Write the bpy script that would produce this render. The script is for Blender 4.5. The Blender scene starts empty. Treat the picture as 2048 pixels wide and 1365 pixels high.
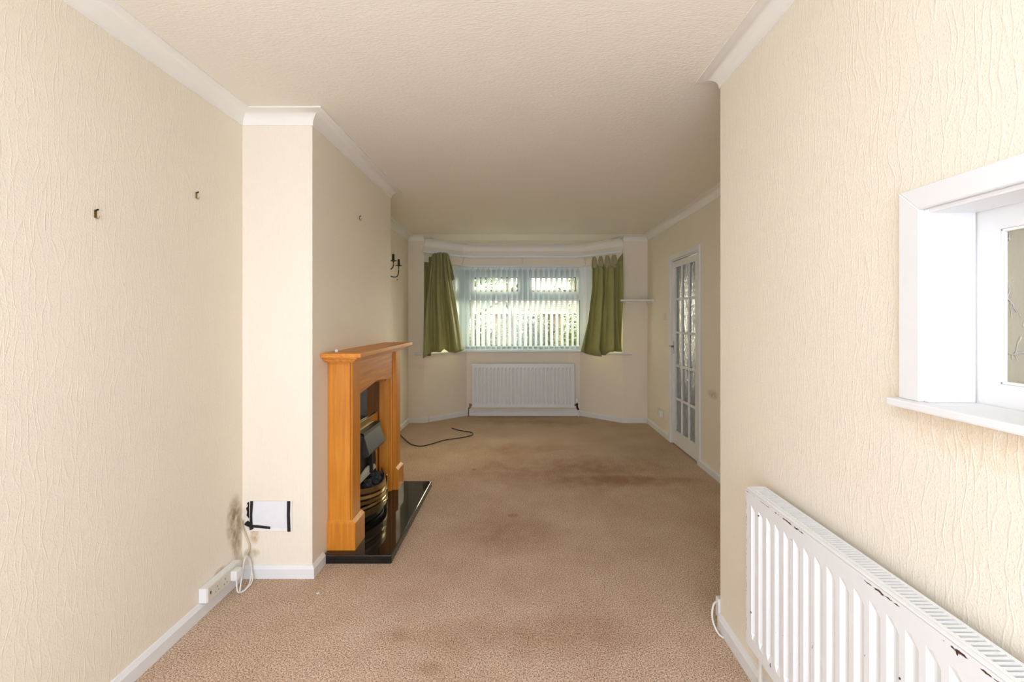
import bpy, bmesh, math, random
from mathutils import Vector, Matrix, noise
random.seed(7)
sc = bpy.context.scene
COL = sc.collection
R = math.radians

# ------------------------------------------------------------ camera
EYE = 1.39
FPX = 935.0
CX, CY = 1040.0, 637.5
cd = bpy.data.cameras.new('camera')
cam = bpy.data.objects.new('camera', cd)
COL.objects.link(cam)
cam.location = (0, 0, EYE)
cam.rotation_euler = (R(90), 0, 0)
cd.sensor_width = 36
cd.lens = FPX / 2048 * 36
cd.shift_x = (1024 - CX) / 2048
cd.shift_y = -(682.5 - CY) / 2048
cd.clip_start = 0.02
cd.clip_end = 300
sc.camera = cam

# ------------------------------------------------------------ world, light, exposure
w = bpy.data.worlds.new('overcast_sky')
sc.world = w
w.use_nodes = True
bg = w.node_tree.nodes['Background']
bg.inputs[0].default_value = (1.0, 0.87, 0.64, 1)
bg.inputs[1].default_value = 13.5

def area(name, loc, rot, sx, sy, power, col=(1, 1, 1)):
    l = bpy.data.lights.new(name, 'AREA')
    l.shape = 'RECTANGLE'; l.size = sx; l.size_y = sy; l.energy = power; l.color = col
    o = bpy.data.objects.new(name, l); COL.objects.link(o)
    o.location = loc; o.rotation_euler = rot
    return o
# unseen area lamp before the solid rear wall, in place of rear daylight
area('rear_daylight_fill', (-0.3, -1.22, 1.2), (R(90), 0, 0), 2.2, 2.1, 46, (0.83, 0.965, 1.27))
bayp = area('sky_portal_bay', (0.05, 6.95, 1.55), (R(-90), 0, 0), 2.9, 1.3, 1)
bayp.data.cycles.is_portal = True
# unseen fill lamp added overhead to brighten the near walls and floor
area('fill_light_overhead', (-0.3, 0.1, 2.43), (0, 0, 0), .45, .45, 6, (0.88, 0.98, 1.2))
# daylight through the front door glazing into the hall
area('daylight_hall', (2.5, 7.2, 1.7), (R(-90), 0, 0), .6, 1.0, 14, (1, 1, 1))
sc.view_settings.view_transform = 'Standard'
sc.view_settings.look = 'None'
sc.view_settings.gamma = 1
sc.view_settings.use_curve_mapping = False
sc.view_settings.exposure = 0.66
try:
    sc.cycles.use_denoising = True
    sc.cycles.adaptive_threshold = 0.03
    sc.cycles.max_bounces = 8
    sc.cycles.diffuse_bounces = 5
    sc.cycles.transparent_max_bounces = 12
except Exception:
    pass

# ------------------------------------------------------------ materials
def srgb(r, g, b):
    f = lambda c: (c/255/12.92) if c/255 <= .04045 else ((c/255+.055)/1.055)**2.4
    return (f(r), f(g), f(b), 1)

class NT:
    def __init__(s, name):
        m = bpy.data.materials.new(name); m.use_nodes = True
        s.m = m; s.t = m.node_tree; s.n = s.t.nodes; s.b = s.n['Principled BSDF']
    def new(s, typ, **kw):
        n = s.n.new(typ)
        for k, v in kw.items():
            setattr(n, k, v)
        return n
    def link(s, a, b): s.t.links.new(a, b)
    def pos(s): return s.new('ShaderNodeNewGeometry').outputs['Position']
    def obj(s): return s.new('ShaderNodeTexCoord').outputs['Object']
    def mapping(s, vec, scale, loc=(0, 0, 0)):
        n = s.new('ShaderNodeMapping'); s.link(vec, n.inputs[0])
        n.inputs['Scale'].default_value = scale; n.inputs['Location'].default_value = loc
        return n.outputs[0]
    def noise(s, vec, scale, detail=2, rough=.5, out='Fac'):
        n = s.new('ShaderNodeTexNoise'); s.link(vec, n.inputs['Vector'])
        n.inputs['Scale'].default_value = scale; n.inputs['Detail'].default_value = detail
        n.inputs['Roughness'].default_value = rough
        return n.outputs[out]
    def ramp(s, fac, stops, interp='LINEAR'):
        n = s.new('ShaderNodeValToRGB'); s.link(fac, n.inputs[0])
        cr = n.color_ramp; cr.interpolation = interp
        while len(cr.elements) < len(stops): cr.elements.new(.5)
        for e, (p, c) in zip(cr.elements, stops):
            e.position = p; e.color = c if len(c) == 4 else (*c, 1)
        return n.outputs[0]
    def math(s, op, a, b=None, c=None, clamp=False):
        n = s.new('ShaderNodeMath', operation=op); n.use_clamp = clamp
        for i, v in enumerate((a, b, c)):
            if v is None: continue
            if isinstance(v, (int, float)): n.inputs[i].default_value = v
            else: s.link(v, n.inputs[i])
        return n.outputs[0]
    def mix(s, fac, a, b, typ='MIX'):
        n = s.new('ShaderNodeMix', data_type='RGBA', blend_type=typ)
        for i, v in ((0, fac), (6, a), (7, b)):
            if isinstance(v, (int, float)): n.inputs[i].default_value = v
            elif isinstance(v, tuple): n.inputs[i].default_value = v if len(v) == 4 else (*v, 1)
            else: s.link(v, n.inputs[i])
        return n.outputs[2]
    def bump(s, h, strength=1, dist=.001, prev=None):
        n = s.new('ShaderNodeBump'); s.link(h, n.inputs['Height'])
        n.inputs['Strength'].default_value = strength; n.inputs['Distance'].default_value = dist
        if prev: s.link(prev, n.inputs['Normal'])
        s.link(n.outputs[0], s.b.inputs['Normal'])
        return n.outputs[0]
    def set(s, **kw):
        for k, v in kw.items():
            i = s.b.inputs[k.replace('_', ' ')]
            if isinstance(v, (int, float, tuple)): i.default_value = v
            else: s.link(v, i)
        return s

def plain(name, col, rough=.5, metal=0, var=0.04, scale=40, bump=0, **kw):
    t = NT(name)
    v = t.pos()
    f = t.noise(v, scale, 3)
    dark = tuple(c*(1-var*2) for c in col[:3]) + (1,)
    lite = tuple(min(1, c*(1+var)) for c in col[:3]) + (1,)
    t.set(Base_Color=t.mix(f, dark, lite), Roughness=rough, Metallic=metal, **kw)
    if bump: t.bump(f, bump, .001)
    return t.m

def sep(t, v):
    n = t.new('ShaderNodeSeparateXYZ'); t.link(v, n.inputs[0]); return n.outputs
def comb(t, x, y, z):
    n = t.new('ShaderNodeCombineXYZ')
    for i, v in enumerate((x, y, z)):
        if isinstance(v, (int, float)): n.inputs[i].default_value = v
        else: t.link(v, n.inputs[i])
    return n.outputs[0]
def blob(t, p, c, r):
    """soft 0..1 spot about point c with radii r (for surface stains and for shade put into the colour)"""
    x, y, z = sep(t, p)
    s = None
    for a, cc, rr in zip((x, y, z), c, r):
        q = t.math('POWER', t.math('ABSOLUTE', t.math('DIVIDE', t.math('SUBTRACT', a, cc), rr)), 2.0)
        s = q if s is None else t.math('ADD', s, q)
    return t.math('SUBTRACT', 1.0, s, clamp=True)

def wallpaper(name, col, depth=.0016, stains_and_shade=()):
    t = NT(name)
    p = t.pos()
    x, y, z = sep(t, p)
    h = t.math('ADD', x, y)
    # wandering, branching vertical ridges
    wob = t.noise(comb(t, h, 0.0, z), 5.0, 2)
    hh = t.math('ADD', h, t.math('MULTIPLY', wob, .075))
    v2 = comb(t, t.math('MULTIPLY', hh, 42.0), t.math('MULTIPLY', z, 4.4), 0.0)
    vo = t.new('ShaderNodeTexVoronoi', voronoi_dimensions='2D', feature='DISTANCE_TO_EDGE')
    t.link(v2, vo.inputs['Vector']); vo.inputs['Scale'].default_value = 1.0
    ridge = t.ramp(vo.outputs['Distance'], [(0, (1, 1, 1)), (.05, (.5, .5, .5)), (.10, (0, 0, 0))], 'EASE')
    brk = t.ramp(t.noise(comb(t, hh, 0.0, z), 14.0, 2), [(.38, (0, 0, 0)), (.55, (1, 1, 1))])
    ridge = t.math('MULTIPLY', ridge, t.math('ADD', .45, t.math('MULTIPLY', brk, .7)))
    fine = t.noise(comb(t, h, 0.0, t.math('MULTIPLY', z, .8)), 190.0, 2)
    pimple = t.ramp(fine, [(.5, (0, 0, 0)), (.72, (1, 1, 1))])
    streak = t.noise(comb(t, t.math('MULTIPLY', h, 1.0), 0.0, t.math('MULTIPLY', z, .1)), 110.0, 2)
    hgt = t.math('ADD', t.math('MULTIPLY', ridge, .7), t.math('ADD', t.math('MULTIPLY', pimple, .85), t.math('MULTIPLY', streak, .35)))
    t.bump(hgt, .42, depth)
    big = t.noise(p, 1.7, 3)
    c = t.mix(big, tuple(a*.95 for a in col[:3]) + (1,), col)
    for sc_, sr, scol, amt in stains_and_shade:
        m = blob(t, p, sc_, sr)
        m = t.math('MULTIPLY', m, t.ramp(t.noise(p, 30, 4), [(.3, (0.2,)*3), (.6, (1, 1, 1))]))
        c = t.mix(t.math('MULTIPLY', m, amt, clamp=True), c, scol)
    t.set(Base_Color=c, Roughness=.62)
    return t.m

CREAM = (.875, .79, .64, 1)
M = {}
brown = srgb(150, 120, 75)
M['paper'] = wallpaper('cream_wallpaper', CREAM, stains_and_shade=[
    ((-1.49, 2.44, .33), (.05, .075, .15), brown, 1.0),
    ((-1.49, 2.46, .21), (.05, .05, .09), brown, .7),
    ((-1.425, 2.51, .22), (.03, .05, .05), srgb(190, 160, 110), .9),
    ((-1.44, 2.50, .13), (.05, .09, .03), srgb(176, 150, 110), .8),
    ((-1.49, 2.32, .135), (.05, .05, .02), srgb(160, 130, 85), .8),
    ((1.70, 4.12, .72), (.05, .13, .05), srgb(150, 125, 95), .6),
    ((.90, .92, 1.17), (.05, .25, .08), srgb(225, 200, 160), .6),  # warm shade below the hatch sill, put into the paper's colour
    ((-1.29, 6.2, .75), (.3, .2, .05), srgb(200, 172, 130), .15)])
def ceiling_mat():
    t = NT('artex_ceiling')
    p = t.pos(); x, y, z = sep(t, p)
    v = comb(t, t.math('MULTIPLY', x, .38), y, z)
    f = t.noise(v, 150, 3, .6)
    g = t.noise(v, 48, 3, .6)
    h = t.ramp(t.math('ADD', t.math('MULTIPLY', f, .7), t.math('MULTIPLY', g, .3)), [(.42, (0,)*3), (.6, (1,)*3)])
    t.bump(h, .4, .0022)
    c = t.mix(t.noise(p, 2, 3), (.88, .815, .69, 1), (.905, .845, .72, 1))
    t.set(Base_Color=c, Roughness=.75)
    return t.m
M['ceiling'] = ceiling_mat()
M['white'] = plain('white_gloss_paint', (.80, .795, .77, 1), .35, var=.02, scale=9)
M['cove'] = plain('white_cove_paint', (.88, .845, .77, 1), .6, var=.02, scale=7)
M['upvc'] = plain('white_upvc', (.78, .81, .81, 1), .3, var=.01)
M['plastic'] = plain('white_plastic', (.80, .79, .75, 1), .3, var=.03)
M['yellowed'] = plain('yellowed_plastic', (.72, .68, .58, 1), .4, var=.06)
M['black'] = plain('black_plastic', (.012, .012, .013, 1), .45)
M['gasket'] = plain('dark_rubber_gasket', (.02, .02, .02, 1), .6)
M['dark'] = plain('dark_hole', (.01, .008, .006, 1), .9)
M['brass'] = plain('polished_brass', (.62, .47, .20, 1), .18, 1, var=.1)
M['brass_old'] = plain('tarnished_brass', (.32, .22, .09, 1), .4, 1, var=.2)
M['chrome'] = plain('chrome', (.8, .8, .8, 1), .12, 1)
M['iron'] = plain('black_iron', (.02, .017, .015, 1), .5, .4)
M['hood'] = plain('charcoal_metal_hood', srgb(72, 76, 76), .45, .3, var=.06)
M['coal'] = plain('coal_ceramic', (.035, .038, .04, 1), .85, var=.4, scale=60, bump=.6)
M['marble'] = plain('black_polished_marble', (.012, .012, .010, 1), .06, var=.2, scale=30)
M['cable_black'] = plain('black_cable', (.018, .012, .012, 1), .5)
M['cable_white'] = plain('white_cable', (.78, .75, .68, 1), .45)
M['cable_old'] = plain('yellowed_cable', (.60, .49, .33, 1), .5)
M['paperwhite'] = plain('white_card', (.80, .80, .80, 1), .5, var=.03, scale=30, bump=.3)
M['tape'] = plain('black_tape', (.012, .011, .010, 1), .35)

def wood(name, axis):
    t = NT(name)
    p = t.pos(); s = [26, 26, 26]; s[axis] = 1.3
    v = t.mapping(p, tuple(s))
    g = t.noise(v, 2.2, 4, .6)
    s2 = [90, 90, 90]; s2[axis] = 3
    fl = t.noise(t.mapping(p, tuple(s2)), 1.5, 2)
    c = t.ramp(g, [(.25, srgb(190, 108, 16)), (.5, srgb(208, 130, 26)), (.75, srgb(224, 148, 40))])
    c = t.mix(t.math('MULTIPLY', t.ramp(fl, [(.55, (0,)*3), (.75, (1,)*3)]), .25), c, srgb(176, 104, 30))
    t.set(Base_Color=c, Roughness=.46)
    t.b.inputs['Coat Weight'].default_value = .08
    t.bump(fl, .15, .0006)
    return t.m
M['oak'] = wood('oak_veneer_upright', 2)
M['oak_y'] = wood('oak_veneer_lengthwise', 1)

def carpet():
    t = NT('twist_pile_carpet')
    p = t.pos()
    f1 = t.noise(p, 170, 2, .7)
    f2 = t.noise(p, 480, 1)
    f3 = t.noise(t.mapping(p, (1, 1, 1), (3, 7, 1)), 130, 2, .6)
    tuft = t.math('ADD', t.math('MULTIPLY', f1, .62), t.math('MULTIPLY', f2, .38))
    c = t.ramp(tuft, [(.39, srgb(70, 50, 36)), (.455, srgb(182, 152, 124)), (.53, srgb(232, 208, 178)), (.62, srgb(255, 246, 230))])
    pink = t.ramp(f3, [(.4, (0,)*3), (.62, (1,)*3)])
    c = t.mix(t.math('MULTIPLY', pink, .28), c, srgb(206, 164, 142))
    # wear: flattened, soiled walkways
    big = t.ramp(t.noise(t.mapping(p, (1, .8, 1)), 2.2, 6, .7), [(.30, (1,)*3), (.70, (0,)*3)])
    soil = t.math('MULTIPLY', big, .4)
    for cc, rr, a in [((.05, 2.05, 0), (.62, .17, 1), .32), ((.45, 4.25, 0), (1.1, .55, 1), .42), ((.95, 4.0, 0), (.7, .16, 1), .40),
                      ((-.1, 3.0, 0), (.45, .3, 1), .30), ((.2, 6.3, 0), (1.0, .28, 1), .35), ((-.55, 2.05, 0), (.12, .06, 1), .3),
                      ((-.38, 1.86, 0), (.08, .05, 1), .35), ((.1, 5.0, 0), (.9, .3, 1), .25), ((1.35, 2.6, 0), (.2, .8, 1), .2),
                      ((-.42, 4.3, 0), (.03, .03, 1), .6), ((-.05, 3.3, 0), (.05, .04, 1), .5)]:
        m = t.math('MULTIPLY', blob(t, p, cc, rr), t.ramp(t.noise(p, 9, 3), [(.25, (.3,)*3), (.6, (1,)*3)]))
        soil = t.math('ADD', soil, t.math('MULTIPLY', m, a))
    c = t.mix(t.math('MINIMUM', soil, .85), c, srgb(186, 158, 128), 'MULTIPLY')
    t.set(Base_Color=c, Roughness=.95)
    t.b.inputs['Specular IOR Level'].default_value = .1
    t.bump(tuft, .9, .005)
    return t.m
M['carpet'] = carpet()

def rad_mat(name, chips):
    t = NT(name)
    p = t.pos(); x, y, z = sep(t, p)
    c = t.mix(t.noise(p, 12, 2), (.76, .77, .745, 1), (.80, .80, .78, 1))
    if chips:
        band = t.math('SUBTRACT', 1.0, t.math('DIVIDE', t.math('ABSOLUTE', t.math('SUBTRACT', z, .776)), .011), clamp=True)
        n = t.noise(t.mapping(p, (1, 9, 22)), 6.0, 5, .7)
        lo = t.noise(comb(t, 0.0, y, 0.0), 4.5, 2)
        m = t.math('MULTIPLY', t.math('MULTIPLY', band, n), lo)
        m = t.ramp(m, [(.252, (0,)*3), (.260, (1,)*3)])
        # a thin line of chips down the far end edge
        e = t.math('SUBTRACT', 1.0, t.math('DIVIDE', t.math('ABSOLUTE', t.math('SUBTRACT', y, 1.664)), .005), clamp=True)
        m2 = t.ramp(t.math('MULTIPLY', e, t.noise(p, 60, 4, .7)), [(.50, (0,)*3), (.52, (1,)*3)])
        sp = t.ramp(t.noise(p, 70, 0), [(.88, (0,)*3), (.89, (1,)*3)])
        m = t.math('MAXIMUM', t.math('MAXIMUM', m, m2), sp)
        c = t.mix(m, c, srgb(70, 46, 36))
    t.set(Base_Color=c, Roughness=.32)
    return t.m
M['radiator'] = rad_mat('white_radiator_enamel', False)
M['radiator_chipped'] = rad_mat('chipped_radiator_enamel', True)

def fabric(name, col, trans=0.0):
    t = NT(name)
    p = t.pos()
    f = t.noise(t.mapping(p, (1, 1, .3)), 240, 2)
    b_ = t.noise(p, 5, 3)
    c = t.mix(b_, tuple(a*.8 for a in col[:3]) + (1,), tuple(min(1, a*1.1) for a in col[:3]) + (1,))
    t.set(Base_Color=c, Roughness=.55)
    t.b.inputs['Sheen Weight'].default_value = .25
    t.bump(f, .3, .0006)
    if trans:
        tr = t.new('ShaderNodeBsdfTranslucent'); tr.inputs[0].default_value = col
        mx = t.new('ShaderNodeMixShader'); mx.inputs[0].default_value = trans
        out = t.n['Material Output']
        t.link(t.b.outputs[0], mx.inputs[1]); t.link(tr.outputs[0], mx.inputs[2]); t.link(mx.outputs[0], out.inputs[0])
    return t.m
M['green'] = fabric('olive_green_fabric', srgb(160, 156, 92), .14)
M['green_dark'] = fabric('green_lining_painted_shade', srgb(124, 122, 72), .1)  # the olive green darkened, so the rear folds' shade is in the colour
M['lining'] = fabric('faded_khaki_heading_tape', srgb(188, 178, 138), .25)
M['slat'] = fabric('white_blind_fabric', (.72, .82, .86, 1), .42)

def glass(name, col=(1, 1, 1, 1), rough=0.0, kind='clear'):
    t = NT(name)
    t.set(Base_Color=col, Roughness=rough, Transmission_Weight=1.0, IOR=1.45)
    if kind == 'ripple':
        p = t.pos()
        v = t.mapping(p, (1, 1, .38))
        n = t.noise(v, 46, 3, .6)
        vo = t.new('ShaderNodeTexVoronoi'); t.link(v, vo.inputs['Vector']); vo.inputs['Scale'].default_value = 55
        t.bump(t.math('ADD', n, t.math('MULTIPLY', vo.outputs['Distance'], .8)), 1.0, .016)
    if kind == 'leaf':
        p = t.pos(); x, y, z = sep(t, p)
        q = comb(t, t.math('ADD', y, t.math('MULTIPLY', t.noise(p, 14, 2), .05)), t.math('MULTIPLY', z, .62), 0.0)
        vo = t.new('ShaderNodeTexVoronoi', voronoi_dimensions='2D', feature='DISTANCE_TO_EDGE')
        t.link(q, vo.inputs['Vector']); vo.inputs['Scale'].default_value = 22
        line = t.ramp(vo.outputs['Distance'], [(0, (1,)*3), (.045, (0,)*3)])
        brk = t.ramp(t.noise(p, 30, 2), [(.45, (0,)*3), (.55, (1,)*3)])
        line = t.math('MULTIPLY', line, brk)
        n = t.noise(t.mapping(p, (1, 1, .5)), 38, 3)
        t.bump(t.math('ADD', t.math('MULTIPLY', line, .7), t.math('MULTIPLY', n, .6)), .9, .006)
        c = t.mix(line, srgb(170, 166, 146), srgb(225, 224, 214))
        t.set(Base_Color=c, Transmission_Weight=.2, Roughness=.22)
    return t.m
def thin_glass():
    t = NT('clear_window_glass')
    lp = t.new('ShaderNodeBsdfTransparent'); lp.inputs[0].default_value = (.93, .96, .95, 1)
    gl = t.new('ShaderNodeBsdfGlossy'); gl.inputs['Roughness'].default_value = .02
    fr = t.new('ShaderNodeFresnel'); fr.inputs[0].default_value = 1.45
    mx = t.new('ShaderNodeMixShader')
    t.link(fr.outputs[0], mx.inputs[0]); t.link(lp.outputs[0], mx.inputs[1]); t.link(gl.outputs[0], mx.inputs[2])
    t.link(mx.outputs[0], t.n['Material Output'].inputs[0])
    return t.m
M['glass'] = thin_glass()
M['ripple'] = glass('rippled_door_glass', (.90, .94, .90, 1), .03, 'ripple')
M['leafglass'] = glass('leaf_patterned_obscured_glass', kind='leaf')

# ------------------------------------------------------------ mesh helpers
WORLD = {}     # object -> world origin (parents are never rotated)
def box(bm, x0, x1, y0, y1, z0, z1, bev=0.0, mat=None):
    if x1 < x0: x0, x1 = x1, x0
    if y1 < y0: y0, y1 = y1, y0
    if z1 < z0: z0, z1 = z1, z0
    r = bmesh.ops.create_cube(bm, size=1, matrix=Matrix.Translation(((x0+x1)/2, (y0+y1)/2, (z0+z1)/2)) @ Matrix.Diagonal((x1-x0, y1-y0, z1-z0, 1)))
    vs = r['verts']
    if bev:
        es = list({e for v in vs for e in v.link_edges})
        rb = bmesh.ops.bevel(bm, geom=es, offset=min(bev, .45*min(x1-x0, y1-y0, z1-z0)), segments=2, affect='EDGES', profile=.6)
        vs = list({v for f in rb['faces'] for v in f.verts})
    if mat is not None: bmesh.ops.transform(bm, matrix=mat, verts=vs)
    return bm
def newbox(*a, **k):
    return box(bmesh.new(), *a, **k)
def tube(bm, pts, rad, seg=8, cap=True):
    pts = [Vector(p) for p in pts]
    rings = []
    up = Vector((0, 0, 1))
    for i, p in enumerate(pts):
        d = (pts[min(i+1, len(pts)-1)] - pts[max(i-1, 0)]).normalized()
        a = d.cross(up)
        if a.length < .05: a = d.cross(Vector((0, 1, 0)))
        a.normalize(); b = d.cross(a).normalized()
        r = rad[i] if isinstance(rad, (list, tuple)) else rad
        rings.append([bm.verts.new(p + r*(math.cos(t)*a + math.sin(t)*b)) for t in [2*math.pi*k/seg for k in range(seg)]])
    for A, B in zip(rings, rings[1:]):
        for k in range(seg):
            bm.faces.new((A[k], A[(k+1) % seg], B[(k+1) % seg], B[k]))
    if cap:
        bm.faces.new(rings[0][::-1]); bm.faces.new(rings[-1])
    return bm
def spline(pts, n=8):
    P = [Vector(p) for p in pts]; out = []
    for i in range(len(P)-1):
        p0, p1, p2, p3 = P[max(i-1, 0)], P[i], P[i+1], P[min(i+2, len(P)-1)]
        for k in range(n):
            t = k/n
            out.append(.5*((2*p1) + (p2-p0)*t + (2*p0-5*p1+4*p2-p3)*t*t + (3*p1-p0-3*p2+p3)*t**3))
    out.append(P[-1]); return out
def lathe(bm, c, prof, axis='z', seg=16):
    rings = []
    for r, h in prof:
        ring = []
        for k in range(seg):
            t = 2*math.pi*k/seg; a, b = r*math.cos(t), r*math.sin(t)
            v = {'z': (a, b, h), 'x': (h, a, b), 'y': (a, h, b)}[axis]
            ring.append(bm.verts.new((c[0]+v[0], c[1]+v[1], c[2]+v[2])))
        rings.append(ring)
    for A, B in zip(rings, rings[1:]):
        for k in range(seg): bm.faces.new((A[k], A[(k+1) % seg], B[(k+1) % seg], B[k]))
    bm.faces.new(rings[0][::-1]); bm.faces.new(rings[-1])
    return bm
def prism(bm, poly, a0, a1, axis='z'):
    """extrude a 2D polygon from a0 to a1 along axis; poly in the two other coordinates (in xyz order)"""
    def P(u, v, h): return {'z': (u, v, h), 'y': (u, h, v), 'x': (h, u, v)}[axis]
    A = [bm.verts.new(P(u, v, a0)) for u, v in poly]; B = [bm.verts.new(P(u, v, a1)) for u, v in poly]
    n = len(poly)
    bm.faces.new(A[::-1]); bm.faces.new(B)
    for k in range(n): bm.faces.new((A[k], A[(k+1) % n], B[(k+1) % n], B[k]))
    return bm
def offs(path, d, i):
    """mitred offset of point i of an open 2D path, to the left of travel by d"""
    P = [Vector(p) for p in path]
    def nrm(a, b):
        v = (b-a).normalized(); return Vector((-v.y, v.x))
    if i == 0: return P[0] + d*nrm(P[0], P[1])
    if i == len(P)-1: return P[-1] + d*nrm(P[-2], P[-1])
    n1, n2 = nrm(P[i-1], P[i]), nrm(P[i], P[i+1])
    m = (n1+n2).normalized()
    return P[i] + m*(d/max(.2, m.dot(n1)))
def sweep(bm, path, prof):
    """prof: closed list of (offset to the left, z)"""
    rings = []
    for i in range(len(path)):
        rings.append([bm.verts.new((*offs(path, o, i), z)) for o, z in prof])
    n = len(prof)
    for A, B in zip(rings, rings[1:]):
        for k in range(n): bm.faces.new((A[k], A[(k+1) % n], B[(k+1) % n], B[k]))
    bm.faces.new(rings[0][::-1]); bm.faces.new(rings[-1])
    return bm
def strip(bm, path, thick, z0, z1, inner=0):
    return sweep(bm, path, [(inner, z0), (inner, z1), (-thick, z1), (-thick, z0)])

def obj(name, bm, mat, parent=None, smooth=False, keep_origin=False):
    bmesh.ops.recalc_face_normals(bm, faces=bm.faces)
    me = bpy.data.meshes.new(name)
    if not keep_origin:
        xs = [v.co for v in bm.verts]
        c = Vector([(min(p[i] for p in xs)+max(p[i] for p in xs))/2 for i in range(3)])
        bmesh.ops.translate(bm, vec=-c, verts=bm.verts)
    else: c = Vector((0, 0, 0))
    bm.to_mesh(me); bm.free()
    if smooth:
        for p in me.polygons: p.use_smooth = True
        if smooth != 'all':
            try: me.set_sharp_from_angle(angle=R(smooth if smooth is not True else 40))
            except Exception: pass
    if mat: me.materials.append(mat)
    o = bpy.data.objects.new(name, me); COL.objects.link(o)
    if parent: o.parent = parent; o.location = c - WORLD[parent.name]
    else: o.location = c
    WORLD[o.name] = c
    return o
def inst(src, parent, at, rz=0.0, name=None):
    c = src.copy(); COL.objects.link(c); c.parent = parent
    if name: c.name = name
    c.location = Vector(at) - (WORLD[parent.name] if parent else Vector()); c.rotation_euler = (0, 0, rz)
    WORLD[c.name] = Vector(at)
    return c
def thing(name, label, cat, loc, group=None):
    o = bpy.data.objects.new(name, None); COL.objects.link(o)
    o.empty_display_size = .05
    o.location = loc; WORLD[o.name] = Vector(loc)
    o['label'] = label; o['category'] = cat
    if group: o['group'] = group
    return o
def tag(o, label, cat, group=None, kind=None):
    o['label'] = label; o['category'] = cat
    if group: o['group'] = group
    if kind: o['kind'] = kind
    return o
def frame_empty(name, loc):
    o = bpy.data.objects.new(name, None); COL.objects.link(o); o.location = loc; WORLD[o.name] = Vector(loc)
    o.empty_display_size = .05; o['kind'] = 'structure'
    return o
def struct(name, bm, mat, parent=None, smooth=False):
    o = obj(name, bm, mat, parent, smooth)
    if parent is None: o['kind'] = 'structure'
    return o
def at(px, py, D):
    """a point of the place D metres in front of the eye"""
    return Vector(((px-CX)*D/FPX, D, EYE-(py-CY)*D/FPX))

# ------------------------------------------------------------ room shell
XL, XC, XR, XN = -1.49, -1.115, 1.70, 0.90
YB, YN, YF, YW, YR = -1.25, 2.51, 4.03, 6.23, 2.10
H = 2.495; HB = 2.447
WT = .12
LO = [(-1.28, 6.23), (-.765, 6.70), (.86, 6.70), (1.37, 6.23)]     # bay, below the sill
UP = [(-1.28, 6.23), (-.82, 6.70), (.93, 6.70), (1.38, 6.23)]      # bay, above the windows
SILL, HEAD = .907, 2.146

room = [(XL-WT, YB-WT), (XN+.1, YB-WT), (XN+.1, YR-.05), (XR+WT, YR-.05), (XR+WT, YW+.12), (1.43, YW+.12), (.97, 6.82), (-.87, 6.82), (-1.33, YW+.12), (XL-WT, YW+.12)]
struct('floor', prism(bmesh.new(), room, -.08, 0), M['carpet'])
bm = bmesh.new()
CE = [(XL-WT, YB-WT), (XR+WT, YB-WT), (XR+WT, YW-.08), (XL-WT, YW-.08)]
prism(bm, CE, H, H+.1)
for (y0, z0), (y1, z1) in [((YW-.08, H), (YW+.08, HB)), ((YW+.08, HB), (6.9, HB))]:
    prism(bm, [(y0, z0), (y1, z1), (y1, H+.1), (y0, H+.1)], -1.29-.32, 1.39+.43, 'x')
struct('ceiling', bm, M['ceiling'])
def wallbox(name, *a):
    return struct(name, newbox(*a), M['paper'])
wallbox('wall_left', XL-WT, XL, YB-WT, YW+WT, 0, H)
wallbox('wall_chimney', XL, XC, YN, YF, 0, H)
bm = bmesh.new()                                             # rear wall, behind the photographer
box(bm, XL-WT, XN+.1, YB-WT, YB, 0, H)
struct('wall_rear', bm, M['paper'])
# near right wall with the serving hatch
HY0, HY1, HZ0, HZ1 = .33, 1.037, 1.205, 1.632
bm = bmesh.new()
box(bm, XN, XN+.1, YB, HY0, 0, H); box(bm, XN, XN+.1, HY1, YR, 0, H)
box(bm, XN, XN+.1, HY0, HY1, 0, HZ0-.015); box(bm, XN, XN+.1, HY0, HY1, HZ1, H)
struct('wall_hatch', bm, M['paper'])
wallbox('wall_step', XN+.1, XR+WT, YR-.1, YR, 0, H)
# right wall with door opening
DY0, DY1, DZ = 4.44, 5.245, 2.045
bm = bmesh.new()
box(bm, XR, XR+WT, YR, DY0, 0, H); box(bm, XR, XR+WT, DY1, YW+WT, 0, H); box(bm, XR, XR+WT, DY0, DY1, DZ, H)
struct('wall_right', bm, M['paper'])
bm = bmesh.new()
box(bm, XL, -1.28, YW, YW+WT, 0, H); box(bm, 1.370, XR, YW, YW+WT, 0, H)
struct('wall_front', bm, M['paper'])
def quad(a, b, o): return [a, b, (b[0]+o[1][0], b[1]+o[1][1]), (a[0]+o[0][0], a[1]+o[0][1])]
struct('wall_bay_left', prism(bmesh.new(), quad(LO[0], LO[1], ((-.03, .13), (-.045, .11))), 0, SILL), M['paper'])
struct('wall_bay', prism(bmesh.new(), quad(LO[1], LO[2], ((-.045, .11), (.045, .11))), 0, SILL), M['paper'])
struct('wall_bay_right', prism(bmesh.new(), quad(LO[2], LO[3], ((.045, .11), (.03, .13))), 0, SILL), M['paper'])
struct('wall_lintel', strip(bmesh.new(), [UP[3], UP[2], UP[1], UP[0]], .2, HEAD, H), M['paper'])

# coving: a concave quarter profile with a lip on the ceiling side
def cove(c, z, d):
    pr = [(0, z), (c+.006, z), (c+.006, z-.006), (c-.003, z-.009)]
    for k in range(1, 8):
        a = k/8*math.pi/2
        pr.append(((c-.003) - (c-.008)*math.sin(a), z-.009-(d-.014)*(1-math.cos(a))))
    pr += [(.005, z-d+.003), (.005, z-d), (0, z-d)]
    return pr
main = [(1.375, YW), (XR, YW), (XR, YR), (XN, YR), (XN, YB), (XL, YB), (XL, YN), (XC, YN), (XC, YF), (XL, YF), (XL, YW), (-1.28, YW)]
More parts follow.
